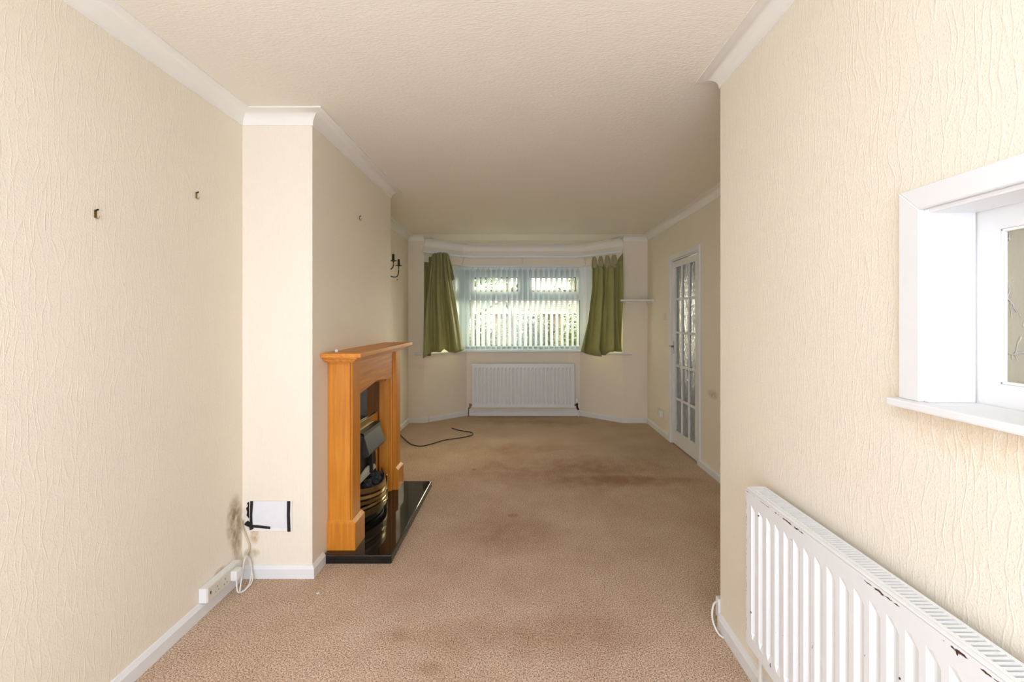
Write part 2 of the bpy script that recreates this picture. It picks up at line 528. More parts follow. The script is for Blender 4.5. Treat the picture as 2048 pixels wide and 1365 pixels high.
# travelling this way (clockwise) the room lies to the right: flip the sign
def neg(pr): return [(-o, z) for o, z in pr]
struct('trim_1', sweep(bmesh.new(), main, neg(cove(.074, H, .07))), M['cove'], smooth=30)
struct('trim_2', sweep(bmesh.new(), UP, neg(cove(.085, HB, .093))), M['cove'], smooth=30)
# skirting
SK = [(0, 0), (0, .068), (.006, .067), (.012, .056), (.016, .050), (.016, 0)]
def skirt(name, path):
    struct(name, sweep(bmesh.new(), path, neg(SK)), M['white'])
skirt('baseboard_left', [(XL, YB), (XL, YN), (XC, YN), (XC, 2.645)])
skirt('baseboard_alcove', [(XC, 3.865), (XC, YF), (XL, YF), (XL, YW), LO[0], (-1.24, 6.266)])
skirt('baseboard_bay_left', [(-1.225, 6.280), LO[1], (-.745, 6.70)])
skirt('baseboard_bay', [(-.735, 6.70), (.835, 6.70)])
skirt('baseboard_bay_right', [(.845, 6.70), LO[2], LO[3], (XR, YW), (XR, 5.325)])
skirt('baseboard_right', [(XR, 4.39), (XR, YR), (XN+.03, YR)])
skirt('baseboard_hatch', [(XN, YR-.005), (XN, YB)])

# ------------------------------------------------------------ bay windows
def window(name, p0, p1, top_lights, bottom, z0=.934, zt=(1.66, 1.784), ztop=1.986):
    """upvc window between plan points p0 -> p1; local u runs along it, v goes outwards"""
    a, b = Vector(p0), Vector(p1); L = (b-a).length; d = (b-a)/L
    n = Vector((-d.y, d.x))
    T = Matrix(((d.x, n.x, 0, a.x), (d.y, n.y, 0, a.y), (0, 0, 1, 0), (0, 0, 0, 1)))
    e = frame_empty(name, ((a.x+b.x)/2, (a.y+b.y)/2, z0))
    def part(nm, boxes, mat, bev=.004):
        bm = bmesh.new()
        for q in boxes: box(bm, *q, bev=bev, mat=T)
        return obj(nm, bm, M[mat], e)
    W = .05
    tl, tr = top_lights[0][0]-.054, top_lights[-1][1]+.054
    bl, br = bottom[0][0]-.019, bottom[-1][1]+.019
    part('frame', [(0, L, 0, .07, z0, z0+.036), (0, L, 0, .07, ztop+.079, HEAD+.01), (0, bl, 0, .07, z0+.036, 1.655), (br, L, 0, .07, z0+.036, 1.655),
                   (0, tl, 0, .07, 1.731, ztop+.079), (tr, L, 0, .07, 1.731, ztop+.079), (0, L, 0, .07, 1.655, 1.731)], 'upvc', .002)
    def pane(u0, u1, y0, y1):
        part('pane', [(u0, u1, .030, .036, y0, y1)], 'glass', 0)
        g = .009
        part('gasket', [(u0, u1, .006, .03, y0, y0+g), (u0, u1, .006, .03, y1-g, y1), (u0, u0+g, .006, .03, y0, y1), (u1-g, u1, .006, .03, y0, y1)], 'gasket', 0)
    for u0, u1 in bottom:
        pane(u0, u1, z0+.064, zt[0])
        part('sash', [(u0-.02, u1+.02, .004, .06, z0+.035, z0+.064), (u0-.02, u0, .004, .06, z0+.064, 1.655), (u1, u1+.02, .004, .06, z0+.064, 1.655)], 'upvc')
    if len(top_lights) > 1:
        part('mullion', [(top_lights[0][1]+.045, top_lights[1][0]-.045, 0, .07, 1.731, ztop+.079)], 'upvc')
    for u0, u1 in top_lights:
        pane(u0, u1, zt[1], ztop)
        s = .055
        part('top_sash', [(u0-s, u1+s, -.008, .06, zt[1]-.055, zt[1]), (u0-s, u1+s, -.008, .06, ztop, ztop+.08),
                          (u0-s, u0, -.008, .06, zt[1], ztop), (u1, u1+s, -.008, .06, zt[1], ztop)], 'upvc')
        part('handle', [((u0+u1)/2-.05, (u0+u1)/2+.05, -.03, -.008, zt[1]-.042, zt[1]-.022)], 'upvc')
    return e
WY = 6.77
x0 = -.835
window('window_1', (x0, WY), (.93, WY), [(-.70-x0, -.036-x0), (.145-x0, .81-x0)], [(-.765-x0, .868-x0)])
window('window_2', (-1.40, 6.255), (-.86, WY), [(.15, .60)], [(.09, .66)])
window('window_3', (.955, WY), (1.49, 6.255), [(.145, .595)], [(.085, .655)])
for i, x in enumerate((-.847, .943)):
    struct('trim_%d' % (3+i), newbox(x-.03, x+.03, WY-.02, WY+.07, .934, HEAD, bev=.01), M['upvc'])
# sill board
bm = bmesh.new()
sweep(bm, [(-1.40, YW), LO[0], LO[1], LO[2], LO[3], (1.485, YW)], [(.10, SILL), (.10, .934), (-.035, .934), (-.042, .926), (-.042, .915), (-.035, SILL)])
struct('trim_5', bm, M['white'])

# ------------------------------------------------------------ glazed hall door
e = frame_empty('door_1', (XR, (DY0+DY1)/2, 0))
bm = bmesh.new()
for y0, y1, z0, z1 in [(4.39, DY0+.006, 0, 2.093), (DY1-.006, 5.325, 0, 2.093), (DY0+.006, DY1-.006, DZ-.006, 2.093)]:
    box(bm, XR-.018, XR, y0, y1, z0, z1, bev=.004)
obj('architrave', bm, M['white'], e)
bm = bmesh.new()
for y0, y1, z0, z1 in [(DY0, DY0+.02, 0, DZ), (DY1-.02, DY1, 0, DZ), (DY0+.02, DY1-.02, DZ-.02, DZ)]:
    box(bm, XR, XR+WT, y0, y1, z0, z1)
obj('door_lining', bm, M['white'], e)
ly0, ly1, lz0, lz1 = DY0+.022, DY1-.022, .012, DZ-.029
gy = [ly0+.062, ly0+.062+.178, ly0+.062+.178+.024]
pw = .178; mb = .024
g0 = ly0+(ly1-ly0-3*pw-2*mb)/2
cols = [(g0+i*(pw+mb), g0+i*(pw+mb)+pw) for i in range(3)]
ph = (1.949-.165-4*mb)/5
rows = [(.165+j*(ph+mb), .165+j*(ph+mb)+ph) for j in range(5)]
LX0, LX1 = XR+.004, XR+.042
bm = bmesh.new()
box(bm, LX0, LX1, ly0, cols[0][0], lz0, lz1); box(bm, LX0, LX1, cols[2][1], ly1, lz0, lz1)
box(bm, LX0, LX1, cols[0][0], cols[2][1], lz0, rows[0][0]); box(bm, LX0, LX1, cols[0][0], cols[2][1], rows[4][1], lz1)
leaf = obj('door_leaf', bm, M['white'], e)
bm = bmesh.new()
for i in range(2): box(bm, LX0+.003, LX1-.003, cols[i][1], cols[i+1][0], rows[0][0], rows[4][1], bev=.003)
for j in range(4):
    for i in range(3): box(bm, LX0+.003, LX1-.003, cols[i][0], cols[i][1], rows[j][1], rows[j+1][0], bev=.003)
obj('glazing_bars', bm, M['white'], e)
p0 = None
for i in range(3):
    for j in range(5):
        c = ((LX0+LX1)/2, sum(cols[i])/2, sum(rows[j])/2)
        if p0 is None:
            p0 = obj('pane', newbox(c[0]-.003, c[0]+.003, cols[i][0], cols[i][1], rows[j][0], rows[j][1]), M['ripple'], e)
        else: inst(p0, e, c)
bm = bmesh.new()
hy = ly1-.055
box(bm, LX0-.008, LX0, hy-.018, hy+.018, 1.0, 1.14, bev=.003)
tube(bm, [(LX0, hy, 1.085), (LX0-.05, hy, 1.085), (LX0-.055, hy-.02, 1.085), (LX0-.055, hy-.10, 1.08)], [.009, .009, .009, .007], 8)
obj('handle', bm, M['chrome'], e, smooth=True)

# hall beyond the door: walls, floor and the glazed front door
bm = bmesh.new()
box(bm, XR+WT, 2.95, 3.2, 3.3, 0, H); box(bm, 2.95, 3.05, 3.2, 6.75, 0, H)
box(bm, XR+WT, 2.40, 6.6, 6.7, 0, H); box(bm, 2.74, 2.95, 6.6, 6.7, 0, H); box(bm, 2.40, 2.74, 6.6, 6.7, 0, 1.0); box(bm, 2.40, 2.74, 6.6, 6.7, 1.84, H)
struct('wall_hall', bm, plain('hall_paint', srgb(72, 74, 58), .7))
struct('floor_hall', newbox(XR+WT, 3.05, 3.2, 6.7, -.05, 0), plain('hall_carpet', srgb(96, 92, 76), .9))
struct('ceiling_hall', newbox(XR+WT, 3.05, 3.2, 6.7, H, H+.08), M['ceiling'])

# ------------------------------------------------------------ serving hatch
e = frame_empty('window_4', (XN, .7, HZ0))
AX = XN-.016
bm = bmesh.new()
OY1, OZ1 = 1.092, 1.682
prism(bm, [(HY1, HZ0), (OY1, HZ0), (OY1, OZ1), (HY1, HZ1)], AX, XN, 'x')
prism(bm, [(HY1, HZ1), (OY1, OZ1), (HY0-.05, OZ1), (HY0, HZ1)], AX, XN, 'x')
prism(bm, [(HY0, HZ0), (HY0, HZ1), (HY0-.05, OZ1), (HY0-.05, HZ0)], AX, XN, 'x')
bmesh.ops.bevel(bm, geom=list(bm.edges), offset=.002, segments=1, affect='EDGES')
obj('architrave', bm, M['white'], e)
bm = bmesh.new()
box(bm, XN-.004, XN+.1, HY1-.012, HY1, HZ0, HZ1, bev=.002); box(bm, XN-.004, XN+.1, HY0, HY0+.012, HZ0, HZ1, bev=.002)
box(bm, XN-.004, XN+.1, HY0+.012, HY1-.012, HZ1-.010, HZ1, bev=.002)
obj('reveal_lining', bm, M['white'], e)
obj('sill_board', box(newbox(XN-.036, XN, HY0-.06, OY1+.014, HZ0-.018, HZ0, bev=.004), XN-.004, XN+.1, HY0, HY1, HZ0-.015, HZ0), M['white'], e)
SX0, SX1 = XN+.103, XN+.133
sash_y0, sash_y1 = HY0+.012, HY1-.012
gly0, gly1, glz0, glz1 = HY0+.07, .978, 1.253, 1.577
bm = bmesh.new()
box(bm, SX0, SX1, gly1, sash_y1+.02, HZ0-.02, HZ1+.01); box(bm, SX0, SX1, sash_y0-.02, gly0, HZ0-.02, HZ1+.01)
box(bm, SX0, SX1, gly0, gly1, HZ0-.02, glz0); box(bm, SX0, SX1, gly0, gly1, glz1, HZ1+.01)
obj('hatch_sash', bm, M['white'], e)
bm = bmesh.new()
for q in [(gly1-.006, gly1, glz0, glz1), (gly0, gly1, glz0, glz0+.006), (gly0, gly1, glz1-.006, glz1)]:
    box(bm, SX0+.002, SX0+.012, *q, bev=.002)
obj('putty_bead', bm, M['cove'], e)
obj('pane', newbox(SX0+.012, SX0+.017, gly0, gly1, glz0, glz1), M['leafglass'], e)
# kitchen beyond the hatch
bm = bmesh.new()
box(bm, XN+.1, 3.5, 1.95, 2.0, 0, H); box(bm, 3.4, 3.5, YB, 2.0, 0, H)
struct('wall_kitchen', bm, plain('kitchen_paint', srgb(190, 176, 140), .7))
struct('floor_kitchen', newbox(XN+.1, 3.5, YB, 2.0, -.05, 0), plain('kitchen_lino', srgb(140, 120, 95), .5))
struct('ceiling_kitchen', newbox(XR+WT, 3.5, YB, 2.0, H, H+.08), M['ceiling'])

# ------------------------------------------------------------ fire surround and hearth
hearth = obj('marble_hearth', box(newbox(XC+.001, -.728, 2.645, 3.858, 0, .05, bev=.006), -1.10, -.74, 2.66, 3.84, .02, .0501), M['marble'])
tag(hearth, 'polished black marble hearth slab on the carpet under the oak surround', 'hearth')

s = thing('fire_surround', 'golden oak fireplace surround with moulded mantel shelf and plinth blocks', 'fireplace', (XC, 3.25, .05))
LF = -.973
yn0, yn1, yf0, yf1 = 2.71, 2.862, 3.655, 3.805
def ext(name, polyxy, z0, z1, mat='oak', bev=.002):
    bm = prism(bmesh.new(), polyxy, z0, z1)
    if bev: bmesh.ops.bevel(bm, geom=list(bm.edges), offset=bev, segments=1, affect='EDGES')
    return obj(name, bm, M[mat], s)
G = XC+.001; HT = .0506
for y0, y1, sg in ((yn0, yn1, 1), (yf1, yf0, -1)):
    # pilaster with a thin lip at its outer front edge and two inner steps
    ext('leg', [(G, y0), (LF-.012, y0), (LF-.010, y0+.000*sg), (LF, y0+.010*sg), (LF, y1-.012*sg), (LF-.012, y1), (G, y1)], HT, 1.138)
    ext('inner_jamb', [(G, y1), (LF-.020, y1), (LF-.020, y1+.018*sg), (LF-.034, y1+.022*sg), (LF-.034, y1+.040*sg), (-1.085, y1+.046*sg), (G, y1+.046*sg)], HT, .93)
    bm = bmesh.new()
    prism(bm, [(G, y0-.013*sg), (LF+.022, y0-.013*sg), (LF+.022, y1+.002*sg), (G, y1+.002*sg)], HT, .205)
    # splayed top
    vs = [bm.verts.new(v) for v in [(G, y0-.013*sg, .205), (LF+.022, y0-.013*sg, .205), (LF+.022, y1+.002*sg, .205), (G, y1+.002*sg, .205),
                                    (G, y0-.001*sg, .222), (LF+.002, y0-.001*sg, .222), (LF+.002, y1+.001*sg, .222), (G, y1+.001*sg, .222)]]
    for q in ((4, 5, 6, 7), (0, 1, 5, 4), (1, 2, 6, 5), (2, 3, 7, 6), (3, 0, 4, 7)): bm.faces.new([vs[k] for k in q])
    obj('plinth_block', bm, M['oak'], s)
# frieze with a shallow pointed arch, thick board
fz = [(yn1, 1.138), (yf0, 1.138), (yf0, .921), (3.52, .934), (3.26, .962), (3.0, .934), (yn1, .921)]
obj('frieze', prism(bmesh.new(), fz, -1.035, -.992, 'x'), M['oak_y'], s)
fz2 = [(yn1, .975), (yf0, .975), (yf0, .905), (3.52, .918), (3.26, .946), (3.0, .918), (yn1, .905)]
obj('inner_frieze', prism(bmesh.new(), fz2, -1.085, -1.035, 'x'), M['oak_y'], s)
# moulded shelf: stacked steps
bm = bmesh.new()
for z0, z1, d in [(1.170, 1.195, 0), (1.158, 1.170, .034), (1.147, 1.158, .048), (1.138, 1.147, .062)]:
    box(bm, XC+.001, -.888-d, 2.605+d, 3.855-d, z0, z1, bev=.003)
obj('mantel_shelf', bm, M['oak_y'], s)
obj('back_panel', newbox(XC+.001, -1.086, yn1+.02, yf0-.02, .051, 1.10), M['marble'], s)

f = thing('gas_fire', 'brass framed gas fire with black hood and coals inside the oak surround', 'fire', (-1.08, 3.25, .05))
bx = -1.085
bm = bmesh.new()
box(bm, bx, bx+.012, 3.0, 3.525, .625, .688, bev=.003)
box(bm, bx, bx+.012, 3.485, 3.525, .052, .625, bev=.003); box(bm, bx, bx+.012, 3.0, 3.04, .052, .625, bev=.003)
obj('brass_frame', bm, M['brass'], f)
obj('firebox', newbox(bx, bx+.006, 3.04, 3.485, .052, .625), M['iron'], f)
# canopy hood: leans outwards toward its lower edge
bm = bmesh.new()
A = [(-1.073, 3.10, .627), (-1.073, 3.46, .627), (-1.04, 3.455, .620), (-1.04, 3.105, .620),
     (-.995, 3.465, .492), (-.995, 3.085, .492), (-1.008, 3.46, .470), (-1.008, 3.09, .470), (-1.073, 3.46, .470), (-1.073, 3.09, .470)]
V = [bm.verts.new(v) for v in A]
for q in ((0, 1, 2, 3), (3, 2, 4, 5), (5, 4, 6, 7), (7, 6, 8, 9), (0, 3, 5, 7, 9), (1, 8, 6, 4, 2), (0, 9, 8, 1)): bm.faces.new([V[k] for k in q])
bmesh.ops.bevel(bm, geom=list(bm.edges), offset=.003, segments=2, affect='EDGES')
obj('hood', bm, M['hood'], f)
obj('hood_rim', prism(bmesh.new(), [(-1.07, .632), (-1.036, .626), (-1.030, .608), (-1.036, .606)], 3.095, 3.47, 'y'), M['iron'], f)
obj('flue_post', newbox(-1.072, -1.045, 3.30, 3.335, .30, .475, bev=.003), M['iron'], f)
# rounded chrome back of the coal bed
bm = bmesh.new()
pr = [(3.06+.02, .29)] + [(3.265-.185*math.cos(a), .29+.065*math.sin(a)) for a in [math.pi*k/10 for k in range(11)]] + [(3.45, .29)]
prism(bm, pr, -1.072, -1.062, 'x')
obj('arched_back_plate', bm, plain('cream_ceramic', (.72, .70, .60, 1), .3), f)
# coal bed and coals
obj('coal_bed', prism(bmesh.new(), [(-1.062, .265), (-.99, .235), (-.985, .16), (-1.062, .16)], 3.08, 3.44, 'y'), M['coal'], f)
def rock(c, r):
    bm = bmesh.new(); bmesh.ops.create_icosphere(bm, subdivisions=2, radius=r)
    o = Vector((random.random()*9, random.random()*9, 0))
    for v in bm.verts:
        v.co *= .75+.55*noise.noise(v.co/r*1.1+o)+.2; v.co.z *= .8
    bmesh.ops.translate(bm, vec=c, verts=bm.verts); return bm
for k in range(26):
    y = 3.10+.32*((k*.618) % 1); x = -1.045+.055*random.random()
    obj('coal', rock((x, y,   .262+.025*random.random()-(x+1.045)*.3), .015+.007*random.random()), M['coal'], f)
# bowed fret: bars follow a bow in plan
def bow(y, k): return -1.045 + k*(1-((y-3.24)/.27)**2)
def bowbar(z0, z1, k, th=.008, mat='brass', name='fret_bar', sag=0, y0=3.0, y1=3.48):
    bm = bmesh.new(); n = 14; R_ = []
    for i in range(n+1):
        y = y0+(y1-y0)*i/n; x = bow(y, k); dz = -sag*(1-((y-3.25)/.2)**2)
        R_.append([bm.verts.new(v) for v in ((x-th, y, z0+dz), (x, y, z0+dz+.002), (x, y, z1+dz-.002), (x-th, y, z1+dz))])
    for a, b in zip(R_, R_[1:]):
        for q in range(4): bm.faces.new((a[q], a[(q+1) % 4], b[(q+1) % 4], b[q]))
    bm.faces.new(R_[0]); bm.faces.new(R_[-1][::-1])
    return obj(name, bm, M[mat], f, smooth=30)
bowbar(.246, .280, .100, .010, sag=.020, mat='brass_old')
bowbar(.212, .236, .103, sag=.016)
bowbar(.178, .202, .105, sag=.010, mat='brass_old')
bowbar(.148, .168, .106, sag=.004)
bowbar(.096, .142, .108, .010, name='ash_door', mat='brass_old')
bowbar(.055, .096, .085, .006, 'iron', 'ash_pit')
for y in (3.47,):
    bm = bmesh.new()
    x = -.990
    lathe(bm, (x, y, 0), [(.012, .051), (.012, .06), (.007, .066), (.006, .12), (.010, .128), (.007, .136), (.006, .215), (.010, .222), (.009, .234), (.003, .240)], 'z', 12)
    obj('fret_post', bm, M['brass'], f, smooth=True)
bm = bmesh.new(); tube(bm, [(bow(3.19, .108)+.004, 3.19, .135), (bow(3.25, .108)+.014, 3.25, .135), (bow(3.31, .108)+.004, 3.31, .135)], .004, 6)
obj('door_pull', bm, M['chrome'], f, smooth=True)
c1 = obj('screw_cap', lathe(bmesh.new(), (-1.06, 2.70, 0), [(.010, 1.1955), (.010, 1.207), (.006, 1.211), (.003, 1.211)], 'z', 12), M['plastic'], smooth=True)
tag(c1, 'tiny white cap lying on the near end of the mantel shelf', 'cap')
c2 = obj('metal_cup', lathe(bmesh.new(), (-1.0, 3.70, 0), [(.018, 1.1955), (.020, 1.199), (.012, 1.203), (.010, 1.208), (.004, 1.209)], 'z', 14), M['chrome'], smooth=True)
tag(c2, 'small round metal stud on the far end of the mantel shelf', 'stud')

# ------------------------------------------------------------ near radiator (double panel with grille)
def flutes(bm, f0, f1, z0, z1, pitch, depth, plane, front, wave=.5, top=.055, swap=False):
    """pressed panel face. f = coordinate along the panel, plane = coordinate of the face, front = +-1 outward sign"""
    ys = []
    n = int((f1-f0-.03)/pitch); st = f0+(f1-f0-n*pitch)/2
    ys.append((f0, 0))
    for i in range(n):
        a = st+i*pitch
        ys += [(a+pitch*.05, 0), (a+pitch*.42, 1), (a+pitch*.54, 1), (a+pitch*.72, 0)]
    ys.append((f1, 0))
    zs = [(z0, 0), (z0+top*.7, 0), (z0+top*1.05, 1), (z1-top*1.25, 1), (z1-top*.85, 0), (z1, 0)]
    g = []
    for z, k in zs:
        row = []
        for y, m in ys:
            x = plane - front*depth*k*m
            row.append(bm.verts.new((y, x, z) if swap else (x, y, z)))
        g.append(row)
    for a, b in zip(g, g[1:]):
        for i in range(len(ys)-1): bm.faces.new((a[i], a[i+1], b[i+1], b[i]))
r = thing('double_radiator', 'white double radiator with slotted top grille and rusty chips on the near right wall', 'radiator', (.85, 1.0, 0))
RY0, RY1, RZ0, RZ1 = .22, 1.667, .235, .785
RF, RBk = .807, .872
bm = bmesh.new()
flutes(bm, RY0, RY1, RZ0, RZ1, .0502, .009, RF, -1, wave=.55)
box(bm, RF+.0095, RF+.016, RY0+.001, RY1-.001, RZ0+.001, RZ1-.001)
box(bm, RF, RF+.012, RY0, RY1, RZ1-.0005, RZ1+.0045, bev=.002); 
box(bm, RF, RF+.012, RY1-.0005, RY1+.002, RZ0, RZ1)
obj('front_panel', bm, M['radiator_chipped'], r)
obj('rear_panel', newbox(RBk-.012, RBk, RY0, RY1, RZ0, RZ1, bev=.003), M['radiator'], r)
bm = bmesh.new()
n = 58
for k in range(n):
    y = RY0+.03+(RY1-RY0-.06)*k/(n-1)
    box(bm, RF+.017, RBk-.013, y-.0008, y+.0008, RZ0+.03, RZ1-.025)
fin = obj('convector_fins', bm, M['radiator'], r); fin['kind'] = 'stuff'
bm = bmesh.new()
box(bm, RF+.012, RF+.020, RY0, RY1, RZ1-.012, RZ1+.006, bev=.001); box(bm, RBk-.006, RBk+.002, RY0, RY1, RZ1-.012, RZ1+.006, bev=.001)
box(bm, RF+.020, RBk-.006, RY1-.008, RY1, RZ1-.012, RZ1+.006); box(bm, RF+.020, RBk-.006, RY0, RY0+.008, RZ1-.012, RZ1+.006)
obj('grille_frame', bm, M['radiator'], r)
N = 116
sl = None
for k in range(N):
    y = RY0+.014+(RY1-RY0-.028)*k/(N-1)
    c = ((RF+.020+RBk-.006)/2, y, RZ1+.0015)
    if sl is None: sl = obj('slat', newbox(RF+.020, RBk-.006, y-.0033, y+.0033, c[2]-.0035, c[2]+.0035), M['radiator'], r)
    else: inst(sl, r, c)
obj('end_panel', newbox(RF+.010, RBk-.003, RY1-.003, RY1, RZ0+.02, RZ1-.012), M['radiator'], r)
bm = bmesh.new()
for y in (.5, 1.45): box(bm, RBk, XN, y-.02, y+.02, .3, .7)
obj('wall_bracket', bm, M['radiator'], r)
bm = bmesh.new()
lathe(bm, (RF+.058, RY1+.016, 0), [(.010, .236), (.012, .25), (.012, .30), (.016, .302), (.016, .345), (.010, .35)], 'z', 12)
tube(bm, [(RF+.058, RY1-.004, .275), (RF+.058, RY1+.016, .275)], .010, 8)
tube(bm, [(RF+.058, RY1+.016, .24), (RF+.058, RY1+.016, .0)], .0075, 8)
obj('valve', bm, M['yellowed'], r, smooth=True)

# ------------------------------------------------------------ far radiator under the bay window
r2 = thing('panel_radiator', 'white ribbed panel radiator under the bay window sill', 'radiator', (.045, 6.66, 0))
bm = bmesh.new()
FX0, FX1, FZ0, FZ1, FY = -.677, .769, .130, .751, 6.60
flutes(bm, FX0, FX1, FZ0, FZ1, .0535, .014, FY, -1, swap=True, wave=.5, top=.06)
box(bm, FX0, FX1, FY+.0145, FY+.018, FZ0, FZ1)
for q in [(FX0-.001, FX0+.002, FZ0, FZ1), (FX1-.002, FX1+.001, FZ0, FZ1), (FX0, FX1, FZ1-.002, FZ1+.001), (FX0, FX1, FZ0-.001, FZ0+.002)]:
    box(bm, q[0], q[1], FY, FY+.018, q[2], q[3])
obj('panel', bm, M['radiator'], r2)
bm = bmesh.new()
for x in (-.5, .6): box(bm, x-.02, x+.02, FY+.018, 6.698, .25, .65)
obj('wall_bracket', bm, M['radiator'], r2)
bm = bmesh.new()
vx = FX1+.038
tube(bm, [(FX1-.005, FY+.012, .165), (vx, FY+.012, .165)], .011, 8)
tube(bm, [(vx, FY+.012, .19), (vx, FY+.012, .13), (vx+.02, FY+.012, .10)], .014, 8)
obj('valve_body', bm, M['iron'], r2, smooth=True)
obj('valve_head', lathe(bmesh.new(), (vx, FY+.012, 0), [(.012, .19), (.019, .195), (.019, .245), (.014, .26), (.010, .262)], 'z', 14), M['plastic'], r2, smooth=True)
obj('supply_pipe', tube(bmesh.new(), [(vx+.02, FY+.012, .105), (vx+.022, FY+.02, .08), (vx+.022, FY+.02, 0)], .0075, 8), M['white'], r2, smooth=True)
bm = bmesh.new(); vx = FX0-.03
tube(bm, [(FX0+.005, FY+.012, .165), (vx, FY+.012, .165)], .012, 8)
tube(bm, [(vx, FY+.012, .185), (vx, FY+.012, .13), (vx-.02, FY+.03, .115)], .011, 8)
obj('valve_body', bm, M['brass_old'], r2, smooth=True)
obj('supply_pipe', tube(bmesh.new(), [(vx-.02, FY+.03, .118), (vx-.025, FY+.055, .10), (vx-.025, FY+.055, 0)], .007, 8), M['brass_old'], r2, smooth=True)

# ------------------------------------------------------------ curtain rail
TP = [(-1.262, 6.09), (-.80, 6.565), (-.70, 6.61), (-.60, 6.62), (.70, 6.62), (.80, 6.61), (.89, 6.565), (1.33, 6.09)]
t_ = thing('curtain_rail', 'white plastic curtain rail following the bay above the window', 'curtain rail', (.045, 6.5, 2.28))
bm = sweep(bmesh.new(), TP, [(-.012, 2.252), (-.012, 2.280), (-.004, 2.285), (.004, 2.285), (.012, 2.280), (.012, 2.252)])
obj('rail', bm, M['upvc'], t_)
bm = sweep(bmesh.new(), [(-1.268, 6.13), (-.80, 6.60), (-.60, 6.655), (.70, 6.655), (.90, 6.60), (1.345, 6.13)], [(-.006, 2.290), (-.006, 2.306), (.012, 2.306), (.012, 2.290)])
obj('valance_rail', bm, M['white'], t_)
for x, y, dx in [(-.79, 6.63, -.035), (.034, 6.66, 0), (.90, 6.63, .035)]:
    obj('bracket', tube(bmesh.new(), [(x, y-.03, 2.27), (x+dx, y+.06, 2.16)], .008, 6), M['upvc'], t_)

# ------------------------------------------------------------ vertical blind
vb = thing('vertical_blind', 'white vertical slat blind half open across the bay window', 'blind', (.05, 6.66, .95))
BY = 6.685
obj('headrail', newbox(-.80, .905, BY-.02, BY+.02, 2.128, 2.146, bev=.003), M['upvc'], vb)
first = None
nsl = 22
def slat_parts(x, y, ang, parent):
    T = Matrix.Translation((x, y, 0)) @ Matrix.Rotation(ang, 4, 'Z')
    bm = bmesh.new()
    # gently curved cloth strip, closed pocket at the foot
    n = 6
    A, B = [], []
    for i in range(n+1):
        u = -.0445+.089*i/n; w_ = .004*(1-(u/.0445)**2)
        A.append(bm.verts.new(T @ Vector((u, w_, .955)))); B.append(bm.verts.new(T @ Vector((u, w_, 2.085))))
    for i in range(n): bm.faces.new((A[i], A[i+1], B[i+1], B[i]))
    o = obj('slat', bm, M['slat'], parent, smooth='all')
    q = obj('slat_weight', box(bmesh.new(), -.043, .043, -.0025, .006, .957, .99, mat=T), M['slat'], o)
    h_ = obj('hanger', box(box(bmesh.new(), -.016, .016, -.003, .003, 2.075, 2.095, mat=T), -.006, .006, -.004, .004, 2.095, 2.128, mat=T), M['upvc'], o)
    h_['label'] = 'white plastic slat hanger'
    return o
for k in range(nsl):
    x = -.752+k*.0752
    slat_parts(x, BY, R(59+random.uniform(-4, 4)), vb)
for k in range(2):
    slat_parts(-.835-k*.035, BY-.03-k*.03, R(25), vb)

# ------------------------------------------------------------ curtains
def sheet(name, parent, mat, rows, nu=60, folds=(), amp=.02, seed=0, sub=1):
    """rows: list of (v, [points across]) lofted with smooth interpolation, plus folds pushed along the local normal"""
    import bisect
    bm = bmesh.new()
    vs = [r[0] for r in rows]
    nv = 40
    def across(pts, u):
        x = u*(len(pts)-1); i = min(int(x), len(pts)-2); t = x-i
        return Vector(pts[i]).lerp(Vector(pts[i+1]), t)
    grid = []
    for j in range(nv+1):
        v = j/nv
        i = min(max(bisect.bisect_right(vs, v)-1, 0), len(vs)-2)
        t = (v-vs[i])/(vs[i+1]-vs[i])
        row = []
        for k in range(nu+1):
            u = k/nu
            p = across(rows[i][1], u).lerp(across(rows[i+1][1], u), t)
            d = 0
            for fr, ph, a, vv in folds:
                d += a*math.sin(fr*(u+.05*math.sin(3*v+ph))*2*math.pi+ph)*(vv[0]+(vv[1]-vv[0])*v)
            d += .25*amp*noise.noise(Vector((u*7+seed, v*3, seed)))
            row.append(bm.verts.new(p + Vector((.25*d, -d, 0))))
        grid.append(row)
    for a, b in zip(grid, grid[1:]):
        for k in range(nu): bm.faces.new((a[k], a[k+1], b[k+1], b[k]))
    o = obj(name, bm, M[mat], parent, smooth='all')
    m = o.modifiers.new('thickness', 'SOLIDIFY'); m.thickness = .003
    return o
lc = thing('left_curtain', 'olive green curtain bunched on the left of the bay window, draggled hem', 'curtain', (-1.05, 6.25, .9))
def row(pts): return [tuple(at(*p)) for p in pts]
hem = [(846, 717, 6.13), (853, 711, 6.14), (861, 706, 6.17), (873, 705, 6.19), (881, 704, 6.24), (888, 698, 6.28), (899, 706, 6.32), (911, 706, 6.36), (920, 703, 6.40), (928, 701, 6.45)]
def lerp_row(x0, x1, y, D0, D1, n=10): return row([(x0+(x1-x0)*i/(n-1), y if not callable(y) else y(i/(n-1)), D0+(D1-D0)*i/(n-1)) for i in range(n)])
sheet('drape', lc, 'green', [(0, lerp_row(866, 897, lambda t: 508-2.5*math.sin(t*3.14), 6.17, 6.33)),
                             (.02, lerp_row(863, 899, lambda t: 511-2*math.sin(t*3.14), 6.13, 6.30)),
                             (.10, lerp_row(863, 900, 527, 6.16, 6.33)), (.13, lerp_row(862, 901, 533, 6.15, 6.32)),
                             (.5, lerp_row(853, 912, 605, 6.13, 6.36)), (.93, lerp_row(847, 925, 690, 6.12, 6.43)), (1, row(hem))],
      folds=[(2.6, 0.4, .050, (.35, 1.1)), (5.3, 2.3, .022, (.7, .9)), (11, 1.3, .014, (1.1, -.1))], nu=90, seed=3)
